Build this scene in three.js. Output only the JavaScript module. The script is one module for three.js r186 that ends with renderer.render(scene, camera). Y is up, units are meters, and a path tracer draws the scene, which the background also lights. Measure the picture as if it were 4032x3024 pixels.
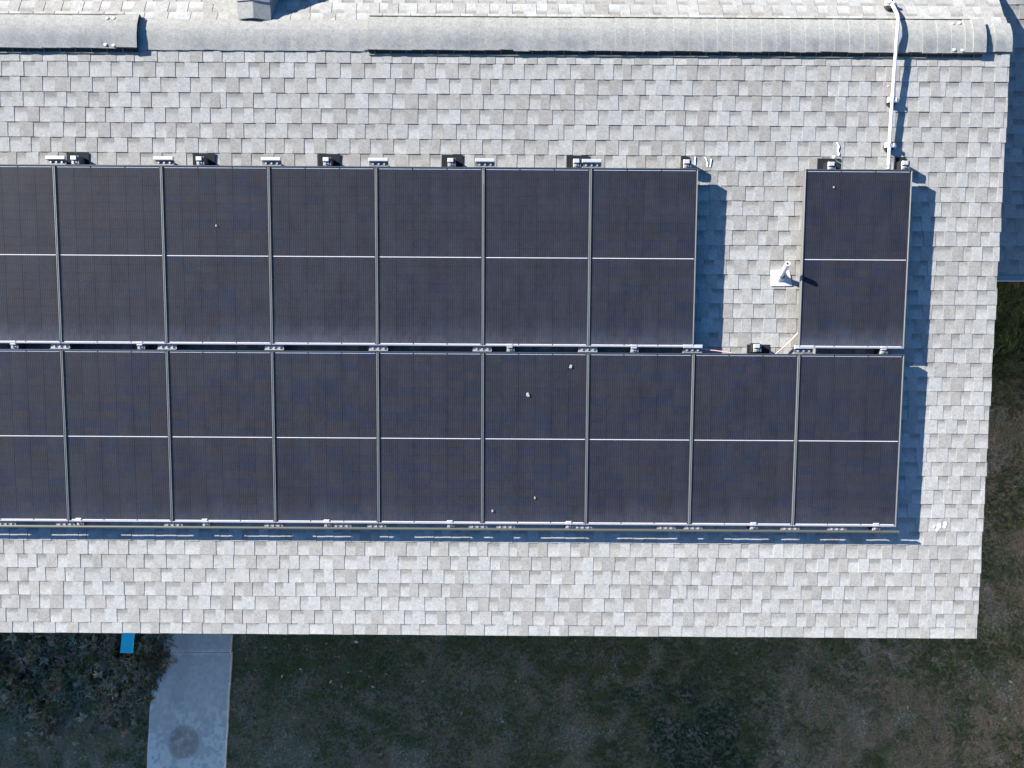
import * as THREE from 'three';
import { mergeGeometries, toCreasedNormals } from 'three/addons/utils/BufferGeometryUtils.js';

// ---------------------------------------------------------------- camera, sky, sun, exposure
const scene = new THREE.Scene();
const camera = new THREE.PerspectiveCamera(56.83, 4 / 3, 0.1, 900);
camera.position.set(4.4952, 11.8957, 4.5982);
camera.up.set(-0.0062807, 0.168031, -0.9857617);
camera.lookAt(4.4952 - 0.0046751, 11.8957 - 9.85781532, 4.5982 - 1.68031405);

const renderer = new THREE.WebGLRenderer({ antialias: true });
renderer.toneMapping = THREE.LinearToneMapping;
renderer.toneMappingExposure = 3.6;
renderer.shadowMap.enabled = true;
renderer.shadowMap.type = THREE.PCFSoftShadowMap;

const SUNDIR = new THREE.Vector3(-0.35, 0.2081, -0.1438).normalize(); // towards the sun: low, from the left and a little behind the ridge
{
  const W = 512, Hh = 256, d = new Float32Array(W * Hh * 4);
  for (let j = 0; j < Hh; j++) {
    const el = ((j + 0.5) / Hh - 0.5) * Math.PI, s = Math.max(0, Math.sin(el));
    const k = Math.pow(1 - s, 3.6);
    for (let i = 0; i < W; i++) {
      const az = ((i + 0.5) / W - 0.5) * 2 * Math.PI;
      const x = Math.cos(az) * Math.cos(el), y = Math.sin(el), z = Math.sin(az) * Math.cos(el);
      const g = Math.pow(Math.max(0, x * SUNDIR.x + y * SUNDIR.y + z * SUNDIR.z), 4) * 0.17;
      const o = (j * W + i) * 4;
      if (el >= 0) {
        d[o] = 0.003 + 0.085 * k + g; d[o + 1] = 0.051 + 0.09 * k + g * 0.92; d[o + 2] = 0.148 + 0.08 * k + g * 0.78;
      } else { d[o] = 0.03; d[o + 1] = 0.03; d[o + 2] = 0.028; }
      d[o + 3] = 1;
    }
  }
  const sky = new THREE.DataTexture(d, W, Hh, THREE.RGBAFormat, THREE.FloatType);
  sky.mapping = THREE.EquirectangularReflectionMapping;
  sky.magFilter = THREE.LinearFilter; sky.minFilter = THREE.LinearFilter; sky.needsUpdate = true;
  scene.background = sky; scene.environment = sky;
}
const sun = new THREE.DirectionalLight(new THREE.Color().setRGB(0.985, 0.925, 0.81), 4);
sun.position.copy(SUNDIR).multiplyScalar(40).add(new THREE.Vector3(4, 3, 4));
sun.target.position.set(4, 3, 4);
sun.castShadow = true;
Object.assign(sun.shadow.camera, { left: -18, right: 18, top: 14, bottom: -14, near: 1, far: 90 });
sun.shadow.mapSize.set(4096, 4096);
scene.add(sun, sun.target);

// ---------------------------------------------------------------- helpers
let seed = 20241;
const rnd = () => { seed = (seed + 0x6D2B79F5) | 0; let t = Math.imul(seed ^ (seed >>> 15), 1 | seed); t = (t + Math.imul(t ^ (t >>> 7), 61 | t)) ^ t; return ((t ^ (t >>> 14)) >>> 0) / 4294967296; };
const rr = (a, b) => a + (b - a) * rnd();
const pick = (a) => a[Math.floor(rnd() * a.length)];
const used = {};
function numbered(n) { const k = used[n] = (used[n] ?? -1) + 1; return k ? `${n}_${String(k).padStart(3, '0')}` : n; }
function shade(m) { m.castShadow = true; m.receiveShadow = true; return m; }
function thing(name, label, category, pos = [0, 0, 0], group) {
  const o = new THREE.Group(); o.name = numbered(name); o.position.set(...pos); scene.add(o);
  o.userData = { label, category }; if (group) o.userData.group = group;
  return o;
}
function part(name, geo, m, parent, pos) {
  const o = shade(new THREE.Mesh(geo, m)); o.name = name; parent.add(o); if (pos) o.position.set(...pos); return o;
}
function structure(name, geo, m) { const o = shade(new THREE.Mesh(geo, m)); o.name = name; o.userData.kind = 'structure'; scene.add(o); return o; }

class Builder { // free faces with a colour each; uv in metres
  constructor() { this.p = []; this.c = []; this.u = []; this.uo = [0, 0]; }
  v(a, c) { this.p.push(a[0], a[1], a[2]); this.c.push(c[0], c[1], c[2]); this.u.push(a[0] + a[1] * 0.7 + this.uo[0], a[2] + a[1] * 0.3 + this.uo[1]); }
  quad(a, b, c, d, ca, cb = ca, cc = ca, cd = ca) { this.v(a, ca); this.v(b, cb); this.v(c, cc); this.v(a, ca); this.v(c, cc); this.v(d, cd); return this; }
  tri(a, b, c, col) { this.v(a, col); this.v(b, col); this.v(c, col); return this; }
  // x right, y up, z towards the viewer's bottom; eight corners: top (y high) then bottom, each back-left, back-right, front-right, front-left
  hexa(t, b, col) {
    this.quad(t[0], t[3], t[2], t[1], col); this.quad(b[0], b[1], b[2], b[3], col);
    for (let i = 0; i < 4; i++) { const j = (i + 1) % 4; this.quad(t[i], t[j], b[j], b[i], col); }
    return this;
  }
  box(x0, x1, y0, y1, z0, z1, col = [1, 1, 1]) {
    return this.hexa([[x0, y1, z0], [x1, y1, z0], [x1, y1, z1], [x0, y1, z1]], [[x0, y0, z0], [x1, y0, z0], [x1, y0, z1], [x0, y0, z1]], col);
  }
  geo() {
    const g = new THREE.BufferGeometry();
    g.setAttribute('position', new THREE.Float32BufferAttribute(this.p, 3));
    g.setAttribute('color', new THREE.Float32BufferAttribute(this.c, 3));
    g.setAttribute('uv', new THREE.Float32BufferAttribute(this.u, 2));
    g.computeVertexNormals(); return g;
  }
}
const boxGeo = (...a) => new Builder().box(...a).geo();
// a box with a small bevel on its upper edges, which catch the light
function bevelBox(x0, x1, y0, y1, z0, z1, e = 0.003) {
  const B = new Builder(), w = [1, 1, 1], ym = y1 - e;
  const lo = [[x0, ym, z0], [x1, ym, z0], [x1, ym, z1], [x0, ym, z1]], hi = [[x0 + e, y1, z0 + e], [x1 - e, y1, z0 + e], [x1 - e, y1, z1 - e], [x0 + e, y1, z1 - e]], bo = [[x0, y0, z0], [x1, y0, z0], [x1, y0, z1], [x0, y0, z1]];
  B.quad(hi[0], hi[3], hi[2], hi[1], w); B.quad(bo[0], bo[1], bo[2], bo[3], w);
  for (let i = 0; i < 4; i++) { const j = (i + 1) % 4; B.quad(hi[i], hi[j], lo[j], lo[i], w); B.quad(lo[i], lo[j], bo[j], bo[i], w); }
  return B.geo();
}
function lattice(n, sd) { // tileable value noise
  let s = sd; const r = () => { s = (s * 1664525 + 1013904223) >>> 0; return s / 4294967296; };
  const g = Float32Array.from({ length: n * n }, r);
  return (x, y) => {
    x = ((x % 1) + 1) % 1 * n; y = ((y % 1) + 1) % 1 * n;
    const i = Math.floor(x), j = Math.floor(y), fx = x - i, fy = y - j, a = fx * fx * (3 - 2 * fx), b = fy * fy * (3 - 2 * fy);
    const q = (p, k) => g[(k % n) * n + (p % n)];
    return (q(i, j) * (1 - a) + q(i + 1, j) * a) * (1 - b) + (q(i, j + 1) * (1 - a) + q(i + 1, j + 1) * a) * b;
  };
}
const wob = lattice(64, 404);
function noiseTexture(size, fn, repeatMetres, srgb = false) { // fn(x, y in 0..1) -> [r, g, b] 0..1 linear
  const d = new Uint8Array(size * size * 4);
  for (let j = 0; j < size; j++) for (let i = 0; i < size; i++) {
    const c = fn((i + 0.5) / size, (j + 0.5) / size), o = (j * size + i) * 4;
    for (let k = 0; k < 3; k++) d[o + k] = Math.max(0, Math.min(255, c[k] * 255));
    d[o + 3] = 255;
  }
  const t = new THREE.DataTexture(d, size, size); t.wrapS = t.wrapT = THREE.RepeatWrapping;
  t.magFilter = THREE.LinearFilter; t.minFilter = THREE.LinearMipmapLinearFilter; t.generateMipmaps = true;
  if (repeatMetres) t.repeat.set(1 / repeatMetres, 1 / repeatMetres);
  if (srgb) t.colorSpace = THREE.SRGBColorSpace;
  t.needsUpdate = true; return t;
}

// ---------------------------------------------------------------- the roof's own frame: u along the ridge, v down the slope, w off the roof
const PITCH = THREE.MathUtils.degToRad(14.04), BACK = THREE.MathUtils.degToRad(13.9), H = 5.588;
const sP = Math.sin(PITCH), cP = Math.cos(PITCH), sB = Math.sin(BACK), cB = Math.cos(BACK);
const onRoof = (u, v, w = 0) => [u, H - v * sP + w * cP, v * cP + w * sP];
const onBack = (u, v, w = 0) => [u, H - v * sB + w * cB, -v * cB - w * sB];
function lay(o, u, v, w = 0) { o.position.set(...onRoof(u, v, w)); o.rotation.x = PITCH; return o; }
const EAVE = 6.13, RAKE = 9.385, EXPO = 0.1462, FIRST = 0.312;

// ---------------------------------------------------------------- materials
const n1 = lattice(512, 5), n2 = lattice(128, 9), n3 = lattice(40, 12), n4 = lattice(12, 31), n5 = lattice(256, 77);
const granule = noiseTexture(1024, (x, y) => {
  const g = 0.80 + (n1(x, y) - 0.5) * 0.24 + (n5(x, y) - 0.5) * 0.13 + (n2(x, y) - 0.5) * 0.24 + (n3(x, y) - 0.5) * 0.13 + (n4(x, y) - 0.5) * 0.05;
  const w = (n2(y, x) - 0.5) * 0.03 + (n1(y, x) - 0.5) * 0.05;
  return [g + w, g, g - w];
}, 1.1);
const granuleBump = noiseTexture(1024, (x, y) => { const g = n1(x, y) * 0.55 + n5(x, y) * 0.3 + n2(x, y) * 0.15; return [g, g, g]; }, 1.1);
const std = (o) => new THREE.MeshStandardMaterial(o);
const rgb = (r, g, b) => new THREE.Color().setRGB(r, g, b);
const M = {
  shingle: std({ color: 0xffffff, vertexColors: true, map: granule, bumpMap: granuleBump, bumpScale: 0.0016, roughness: 1 }),
  deck: std({ color: rgb(0.26, 0.26, 0.265), map: granule, roughness: 1 }),
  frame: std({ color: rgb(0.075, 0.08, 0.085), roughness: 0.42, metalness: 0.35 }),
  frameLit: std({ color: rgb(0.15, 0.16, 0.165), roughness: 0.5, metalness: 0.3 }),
  framePale: std({ color: rgb(0.27, 0.26, 0.285), roughness: 0.6, metalness: 0.15 }),  // paler grey for the bottom rail only
  ribbon: std({ color: rgb(0.74, 0.74, 0.78), roughness: 0.5, metalness: 0.0 }),
  backsheet: std({ color: rgb(0.012, 0.0125, 0.017), roughness: 0.7 }),
  alu: std({ color: rgb(0.62, 0.63, 0.66), roughness: 0.38, metalness: 0.35 }),
  aluDull: std({ color: rgb(0.33, 0.33, 0.345), roughness: 0.5, metalness: 0.3 }),
  aluDark: std({ color: rgb(0.13, 0.13, 0.15), roughness: 0.5, metalness: 0.4 }),
  bolt: std({ color: rgb(0.55, 0.54, 0.52), roughness: 0.35, metalness: 0.5 }),
  black: std({ color: rgb(0.012, 0.012, 0.016), roughness: 0.6 }),
  flashing: std({ color: rgb(0.006, 0.009, 0.013), roughness: 1 }),
  skirt: std({ color: rgb(0.12, 0.12, 0.105), roughness: 0.5, metalness: 0.3 }),
  plastic: std({ color: rgb(0.009, 0.008, 0.009), roughness: 0.6 }),
  baffle: std({ color: rgb(0.20, 0.19, 0.13), roughness: 0.6 }),
  white: std({ color: rgb(0.7, 0.7, 0.72), roughness: 0.4 }),
  pipe: std({ color: rgb(0.66, 0.655, 0.70), roughness: 0.32, metalness: 0.1 }),
  red: std({ color: rgb(0.62, 0.05, 0.06), roughness: 0.5 }),
  rubber: std({ color: rgb(0.02, 0.019, 0.025), roughness: 0.85 }),
  lead: std({ color: rgb(0.6, 0.6, 0.6), roughness: 0.45, metalness: 0.1 }),
  copperWire: std({ color: rgb(0.3, 0.5, 0.36), roughness: 0.5 }),
  pinkWire: std({ color: rgb(0.72, 0.42, 0.46), roughness: 0.5 }),
  sealant: std({ color: rgb(0.86, 0.86, 0.87), roughness: 0.5 }),
  dropping: std({ color: rgb(0.34, 0.32, 0.28), roughness: 0.9 }),
  wall: std({ color: rgb(0.46, 0.43, 0.38), roughness: 0.9 }),
  trim: std({ color: rgb(0.62, 0.62, 0.62), roughness: 0.6 }),
  blue: std({ color: rgb(0.01, 0.72, 0.92), roughness: 0.5 }),
  hole: std({ color: rgb(0.01, 0.008, 0.008), roughness: 1 }),
};

// ---------------------------------------------------------------- house: walls and roof deck
const WALLX = 9.05, LEFT = -14;
const house = thing('house', 'house with pale grey shingled roof carrying the dark solar panels', 'house', [0, 0, 0]);
{
  const w = 0.16;
  const wb = new Builder();
  wb.box(LEFT + 0.4, WALLX, 0, 4.0, 5.28, 5.28 + w);
  wb.box(LEFT + 0.4, WALLX, 0, 4.0, -5.44, -5.28);
  for (const x of [LEFT + 0.4, WALLX - w]) wb.hexa([[x, H - 0.2, 0], [x + w, H - 0.2, 0], [x + w, 4.0, 5.28], [x, 4.0, 5.28]], [[x, 0, 0], [x + w, 0, 0], [x + w, 0, 5.28], [x, 0, 5.28]], [1, 1, 1]).hexa([[x, 4.0, -5.28], [x + w, 4.0, -5.28], [x + w, H - 0.2, 0], [x, H - 0.2, 0]], [[x, 0, -5.28], [x + w, 0, -5.28], [x + w, 0, 0], [x, 0, 0]], [1, 1, 1]);
  part('wall', wb.geo(), M.wall, house);
}
const roof = (() => {
  const B = new Builder(), t = 0.12, c = [1, 1, 1], x0 = LEFT, x1 = RAKE - 0.025;
  const f = (u, v, w) => onRoof(u, v, w), b = (u, v, w) => onBack(u, v, w), top = -0.004;
  B.hexa([f(x0, 0, top), f(x1, 0, top), f(x1, EAVE - 0.02, top), f(x0, EAVE - 0.02, top)], [f(x0, 0, -t), f(x1, 0, -t), f(x1, EAVE - 0.02, -t), f(x0, EAVE - 0.02, -t)], c);
  B.hexa([b(x1, 0, top), b(x0, 0, top), b(x0, EAVE, top), b(x1, EAVE, top)], [b(x1, 0, -t), b(x0, 0, -t), b(x0, EAVE, -t), b(x1, EAVE, -t)], c);
  return part('roof', B.geo(), M.deck, house);
})();
{ // fascia, rake boards and drip edge
  const B = new Builder(), y = onRoof(0, EAVE, 0)[1], z = onRoof(0, EAVE, 0)[2];
  B.box(LEFT, RAKE - 0.05, y - 0.2, y - 0.02, z - 0.06, z - 0.035);
  part('fascia', B.geo(), M.trim, house);
  const R = new Builder(), x = RAKE - 0.022;
  R.hexa([onRoof(x - 0.02, 0.1, -0.01), onRoof(x, 0.1, -0.01), onRoof(x, EAVE - 0.03, -0.01), onRoof(x - 0.02, EAVE - 0.03, -0.01)], [onRoof(x - 0.02, 0.1, -0.17), onRoof(x, 0.1, -0.17), onRoof(x, EAVE - 0.03, -0.17), onRoof(x - 0.02, EAVE - 0.03, -0.17)], [1, 1, 1]);
  part('rake_board', R.geo(), M.trim, house);
}

// ---------------------------------------------------------------- laminated shingles: a recess with its printed shadow band, and a raised tooth beside it
const TOOTH = [[0.40, 0.40, 0.40], [0.368, 0.362, 0.354], [0.43, 0.437, 0.44], [0.36, 0.352, 0.345], [0.395, 0.395, 0.393], [0.435, 0.438, 0.44], [0.352, 0.343, 0.336]];
const mul = (c, k) => [c[0] * k, c[1] * k, c[2] * k];
const mix = (a, b, t) => [a[0] + (b[0] - a[0]) * t, a[1] + (b[1] - a[1]) * t, a[2] + (b[2] - a[2]) * t];
// adds one shingle to B with its lower left corner at (x, z)
function shingle(B, x, z, rw, tw, e, tone, cutR = Infinity) {
  B.uo = [rnd() * 5, rnd() * 5];
  const jz = rr(-0.0018, 0.0018), s1 = rr(-0.003, 0.004), s2 = rr(-0.003, 0.004), lift = rr(0, 0.0012);
  const yb = 0.0025, y1 = 0.0066 + lift, y1h = 0.0022, y2 = y1 + 0.0026, y2h = 0.0047, zt = z - e - 0.022, zb = z + jz;
  const x1 = Math.min(x + rw, cutR), x2 = Math.min(x + rw + tw, cutR);
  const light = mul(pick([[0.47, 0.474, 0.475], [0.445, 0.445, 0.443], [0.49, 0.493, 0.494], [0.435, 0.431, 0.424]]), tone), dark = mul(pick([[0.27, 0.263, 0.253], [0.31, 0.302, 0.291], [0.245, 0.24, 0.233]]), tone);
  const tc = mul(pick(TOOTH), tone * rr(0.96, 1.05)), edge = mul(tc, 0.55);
  if (x1 > x) {
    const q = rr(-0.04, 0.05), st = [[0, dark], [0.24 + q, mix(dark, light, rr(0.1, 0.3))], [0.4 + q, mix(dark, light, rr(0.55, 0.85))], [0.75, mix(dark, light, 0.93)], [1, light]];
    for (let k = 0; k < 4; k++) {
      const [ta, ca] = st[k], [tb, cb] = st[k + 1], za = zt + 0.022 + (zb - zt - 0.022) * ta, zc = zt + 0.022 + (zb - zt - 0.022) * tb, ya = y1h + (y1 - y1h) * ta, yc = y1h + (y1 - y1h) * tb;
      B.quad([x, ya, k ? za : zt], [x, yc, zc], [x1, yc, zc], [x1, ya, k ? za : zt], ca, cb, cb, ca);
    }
  }
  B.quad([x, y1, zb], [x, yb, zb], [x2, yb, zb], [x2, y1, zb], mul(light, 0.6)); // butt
  if (x2 > x1) {
    const a = x1 + s1, b = x2 + s2, c2 = rnd() < 0.35 ? mul(tc, rr(0.94, 1.07)) : tc;
    B.quad([x1, y2h, zt], [a, y2, zb], [b, y2, zb], [x2, y2h, zt], c2, tc, tc, c2);
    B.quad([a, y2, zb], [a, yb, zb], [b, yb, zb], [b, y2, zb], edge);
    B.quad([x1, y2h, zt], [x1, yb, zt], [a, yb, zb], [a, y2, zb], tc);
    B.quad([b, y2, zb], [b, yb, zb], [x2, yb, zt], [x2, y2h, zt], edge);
  }
}
function widths() {
  const r = rnd();
  if (r < 0.05) return [rr(0.03, 0.05), 0];
  if (r < 0.08) return [0, rr(0.035, 0.06)];
  if (r < 0.12) return [rr(0.14, 0.17), rr(0.09, 0.13)];
  return [rr(0.084, 0.134), rr(0.084, 0.138)];
}
const courseTone = (v) => 0.91 + 0.12 * THREE.MathUtils.smoothstep(v, 1.0, 5.2); // tone factor: darker on the upper courses, paler towards the eave
{
  let singles = 0; const rest = new Builder();
  for (let k = -1; k <= 40; k++) {
    const v = Math.min(FIRST + EXPO * k, EAVE), e = k === 40 ? 0.14 : EXPO;
    if (v < 0.1) continue;
    let x = LEFT + 8.2 + rr(0, 0.2); const rake = RAKE + rr(-0.006, 0.006);
    while (x < rake) {
      const [rw, tw] = widths(), tone = courseTone(v) * rr(0.985, 1.015) * (0.95 + 0.07 * wob(x * 0.045, v * 0.09) + 0.035 * wob(x * 0.17, v * 0.2 + 0.4));
      const visible = k >= 0 && k < 7 && x > -0.62 && singles < 300;
      if (visible) {
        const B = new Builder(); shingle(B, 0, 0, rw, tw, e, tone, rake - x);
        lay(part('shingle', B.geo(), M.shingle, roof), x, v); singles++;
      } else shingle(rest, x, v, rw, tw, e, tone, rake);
      x += rw + tw;
    }
  }
  const r = part('shingles', rest.geo(), M.shingle, roof); r.userData.kind = 'stuff'; lay(r, 0, 0);
  const back = new Builder();
  for (let k = 0; k <= 14; k++) {
    const v = 0.232 + 0.1462 * k; let x = -RAKE + rr(-0.01, 0.004);
    while (x < 6) { const [rw, tw] = widths(); shingle(back, x, v, rw, tw, 0.1462, rr(0.94, 1.0)); x += rw + tw; }
  }
  const bm = part('shingles', back.geo(), M.shingle, roof); bm.userData.kind = 'stuff';
  bm.position.set(0, H, 0); bm.rotation.set(BACK, Math.PI, 0, 'YXZ');
}

// ---------------------------------------------------------------- ridge caps and ridge vents
// one bent cap: the left end laps over its neighbour; vf and vb are its front and back edges, lift its height off the roof
function capGeo(x0, len, vf, vb, lift, tones, stain) {
  const B = new Builder(); B.uo = [rnd() * 5, rnd() * 5];
  const sec = [], N = 9, jf = rr(-0.003, 0.003), jb = rr(-0.002, 0.002);
  for (let i = 0; i <= N; i++) { const v = (vb + jb) * (1 - i / N); sec.push([-v, 1]); }
  for (let i = 1; i <= N; i++) sec.push([(vf + jf) * i / N, 0]);
  const at = (s, w) => { const [v, isB] = s, a = Math.abs(v), round = -0.010 * Math.exp(-Math.pow(v / 0.05, 2)); const p = isB ? onBack(0, a, lift + w) : onRoof(0, a, lift + w); p[1] += round; return p; };
  const hl = 0.006 + rr(0, 0.0015), hr = 0.0015, skew = rr(-0.003, 0.003);
  const cF = tones[0], cB2 = tones[1];
  for (let i = 0; i < sec.length - 1; i++) {
    const a = at(sec[i], 0), b = at(sec[i + 1], 0);
    const t = (i + 0.5) / (sec.length - 1); const c = mix(cB2, cF, THREE.MathUtils.smoothstep(t, 0.3, 0.65));
    for (let q = 0; q < 4; q++) { // rain-borne blotches on the front half
      const f0 = q / 4, f1 = (q + 1) / 4, xa = x0 + skew + (len - skew) * f0, xb = x0 + skew + (len - skew) * f1, ha = hl + (hr - hl) * f0, hb = hl + (hr - hl) * f1;
      const blot = (x, tt) => { const k = THREE.MathUtils.smoothstep(tt, 0.42, 0.6) * (0.55 + 0.45 * Math.sin(tt * 9)), d = THREE.MathUtils.smoothstep(wob(x * 0.21, 0.55 + tt * 0.02) * 0.6 + wob(x * 0.08, 0.15) * 0.4, 0.4, 0.75) * 0.24 * k + (1 - stain) * k * 0.5; return [c[0] * (1 - d), c[1] * (1 - d * 0.92), c[2] * (1 - d * 0.72)]; };
      const t0 = i / (sec.length - 1), t1 = (i + 1) / (sec.length - 1);
      B.quad([xa, a[1] + ha, a[2]], [xa, b[1] + ha, b[2]], [xb, b[1] + hb, b[2]], [xb, a[1] + hb, a[2]], blot(xa, t0), blot(xa, t1), blot(xb, t1), blot(xb, t0));
    }
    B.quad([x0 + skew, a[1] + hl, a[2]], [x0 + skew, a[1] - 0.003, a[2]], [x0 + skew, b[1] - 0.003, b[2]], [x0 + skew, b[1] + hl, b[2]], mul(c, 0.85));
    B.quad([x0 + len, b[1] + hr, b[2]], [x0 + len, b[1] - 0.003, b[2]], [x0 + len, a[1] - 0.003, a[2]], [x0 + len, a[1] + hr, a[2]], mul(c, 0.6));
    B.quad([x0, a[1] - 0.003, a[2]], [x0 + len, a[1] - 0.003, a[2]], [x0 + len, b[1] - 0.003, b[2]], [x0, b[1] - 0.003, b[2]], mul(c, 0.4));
  }
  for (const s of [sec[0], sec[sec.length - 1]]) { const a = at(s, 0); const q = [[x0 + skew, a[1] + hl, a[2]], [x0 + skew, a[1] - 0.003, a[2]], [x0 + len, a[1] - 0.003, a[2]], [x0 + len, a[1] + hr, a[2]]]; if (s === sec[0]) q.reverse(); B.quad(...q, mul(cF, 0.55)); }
  return toCreasedNormals(B.geo(), 0.5);
}
const capTone = () => { const k = rr(0.96, 1.04); return [mul([0.345, 0.35, 0.345], k), mul([0.375, 0.377, 0.365], k)]; };
const stain = () => (rnd() < 0.45 ? rr(0.84, 0.95) : rr(0.95, 1.02));
function capRun(parent, x0, x1, vf, vb, lift) {
  for (let x = x0; x < x1 - 0.01; x += 0.143) part('cap_shingle', capGeo(x, Math.min(0.16, x1 - x), vf(x), vb(x), lift, capTone(), stain()), M.shingle, parent);
}
const vfRidge = (x) => 0.203 - 0.0035 * (x - 2) * (x > 2 ? 1 : 0) + (wob(x * 0.13, 0.3) - 0.5) * 0.012, vbRidge = () => 0.125;
capRun(roof, -6, RAKE + 0.004, vfRidge, vbRidge, 0.012);
function ridgeVent(x0, x1, name) {
  const B = new Builder(), c = [1, 1, 1], W = (x) => (wob(x * 0.1, 0.7) - 0.5) * 0.006;
  const body = new Builder(), lip = new Builder(), ribs = new Builder();
  const step = 0.3;
  for (let x = x0; x < x1 - 0.001; x += step) {
    const xe = Math.min(x + step, x1);
    // dark body under the caps, front and back
    body.hexa([onRoof(x, 0.03, 0.026), onRoof(xe, 0.03, 0.026), onRoof(xe, 0.185, 0.043), onRoof(x, 0.185, 0.043)], [onRoof(x, 0.03, 0.012), onRoof(xe, 0.03, 0.012), onRoof(xe, 0.218, 0.012), onRoof(x, 0.218, 0.012)], c);
    body.hexa([onBack(xe, 0.02, 0.026), onBack(x, 0.02, 0.026), onBack(x, 0.153, 0.046), onBack(xe, 0.153, 0.046)], [onBack(xe, 0.02, 0.012), onBack(x, 0.02, 0.012), onBack(x, 0.158, 0.012), onBack(xe, 0.158, 0.012)], c);
    lip.hexa([onRoof(x, 0.232, 0.018 + W(x)), onRoof(xe, 0.232, 0.018 + W(xe)), onRoof(xe, 0.238, 0.018 + W(xe)), onRoof(x, 0.238, 0.018 + W(x))], [onRoof(x, 0.232, 0.006), onRoof(xe, 0.232, 0.006), onRoof(xe, 0.239, 0.006), onRoof(x, 0.239, 0.006)], c);
  }
  for (let x = x0 + 0.06; x < x1; x += 0.155) ribs.hexa([onRoof(x, 0.19, 0.042), onRoof(x + 0.006, 0.19, 0.042), onRoof(x + 0.006, 0.234, 0.016), onRoof(x, 0.234, 0.016)], [onRoof(x, 0.19, 0.014), onRoof(x + 0.006, 0.19, 0.014), onRoof(x + 0.006, 0.236, 0.012), onRoof(x, 0.236, 0.012)], c);
  const v = part('ridge_vent', body.geo(), M.plastic, house);
  part('baffle', lip.geo(), M.baffle, v);
  const rb = part('ribs', ribs.geo(), M.baffle, v); rb.userData.kind = 'stuff';
  capRun(v, x0 - 0.004, x1, (x) => 0.2 + (wob(x * 0.17, 0.1) - 0.5) * 0.016, () => 0.13, 0.047);
  // the double caps that close its right end, nailed and patched with sealant
  for (const [d, l] of [[-0.2, 0.12], [-0.12, 0.13]]) part('cap_shingle', capGeo(x1 + d, l, 0.197, 0.13, 0.0545 + (d > -0.15 ? 0.006 : 0), capTone(), 1), M.shingle, v);
  for (const [dx, vv] of [[-0.3, 0.17], [-0.22, 0.175], [-0.3, -0.08], [-0.235, -0.085]]) {
    const g = new THREE.SphereGeometry(0.017, 10, 6); g.scale(1.1, 0.25, 1);
    part('sealant_patch', g, std({ color: rgb(0.5, 0.49, 0.46), roughness: 0.7 }), v, vv > 0 ? onRoof(x1 + dx, vv, 0.056) : onBack(x1 + dx, -vv, 0.056));
  }
  return v;
}
ridgeVent(-5, 0.79);
ridgeVent(3.06, 9.1);
for (const x of [9.215]) part('cap_shingle', capGeo(x, RAKE + 0.006 - x, 0.176, 0.128, 0.021, capTone(), 1), M.shingle, roof);

// the rising hip of a higher roof behind, meeting the ridge from the top of the picture
{
  const B = new Builder(), c = [0.335, 0.335, 0.328], cd = [0.34, 0.34, 0.34];
  const xc = 1.925, z0 = -0.135, z1 = -2.6, y0 = H + 0.012, rise = 0.46;
  const ry = (z) => y0 + (z0 - z) * rise, by = (z) => H + z * Math.tan(BACK);
  const left = (z) => xc - 0.15 - (z0 - z) * 1.5, right = (z) => xc + 0.16 + (z0 - z) * 0.12;
  B.quad([xc, ry(z0), z0], [left(z0), by(z0) + 0.012, z0], [left(z1), by(z1), z1], [xc, ry(z1), z1], c);
  B.quad([xc, ry(z1), z1], [right(z1), by(z1), z1], [right(z0), by(z0) + 0.012, z0], [xc, ry(z0), z0], cd);
  B.tri([left(z0), by(z0), z0], [xc, ry(z0), z0], [right(z0), by(z0), z0], c);
  B.tri([left(z1), by(z1), z1], [right(z1), by(z1), z1], [xc, ry(z1), z1], c);
  const hip = part('hip_roof', B.geo(), M.shingle, house);
  for (let k = 0; k < 6; k++) {
    const za = z0 + 0.02 - k * 0.145, zb = za - 0.17, ya = ry(za) + 0.022, yb = ry(zb) + 0.010, g = new Builder(), t = mul([0.37, 0.37, 0.36], rr(0.95, 1.05));
    const dl = 0.022, dr = 0.036, w = 0.16;
    g.hexa([[xc - w, yb - dl, zb], [xc, yb, zb], [xc, ya, za], [xc - w, ya - dl, za]], [[xc - w, yb - dl - 0.006, zb], [xc, yb - 0.006, zb], [xc, ya - 0.008, za], [xc - w, ya - dl - 0.008, za]], t);
    g.hexa([[xc, yb, zb], [xc + w, yb - dr, zb], [xc + w, ya - dr, za], [xc, ya, za]], [[xc, yb - 0.006, zb], [xc + w, yb - dr - 0.006, zb], [xc + w, ya - dr - 0.008, za], [xc, ya - 0.008, za]], t);
    part('cap_shingle', g.geo(), M.shingle, hip);
  }
}

// ---------------------------------------------------------------- solar panels
const PW = 1.046, PL = 1.748, TOP = 0.165;
const cellTex = (() => { // nine fine wires to a cell
  const S = 512;
  return noiseTexture(S, (x, y) => {
    const f = (x * 9) % 1, wire = Math.abs(f - 0.5) < 0.5 * 0.1 ? 1 : 0, g = 0.9 + (n2(x, y) - 0.5) * 0.1;
    return wire ? [0.98, 0.95, 0.9] : [g * 0.24, g * 0.235, g * 0.25];
  });
})();
const CELL = [[0.074, 0.069, 0.092], [0.070, 0.066, 0.088], [0.076, 0.069, 0.09], [0.061, 0.063, 0.093], [0.055, 0.06, 0.107], [0.076, 0.067, 0.08], [0.064, 0.063, 0.086]].map((c) => new THREE.MeshPhysicalMaterial({ color: rgb(...c), map: cellTex, roughness: 0.6, metalness: 0, specularIntensity: 0.15 }));
const glassMat = new THREE.MeshPhysicalMaterial({ color: 0xffffff, transmission: 1, thickness: 0, roughness: 0.12, ior: 1.3, side: THREE.DoubleSide });
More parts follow.
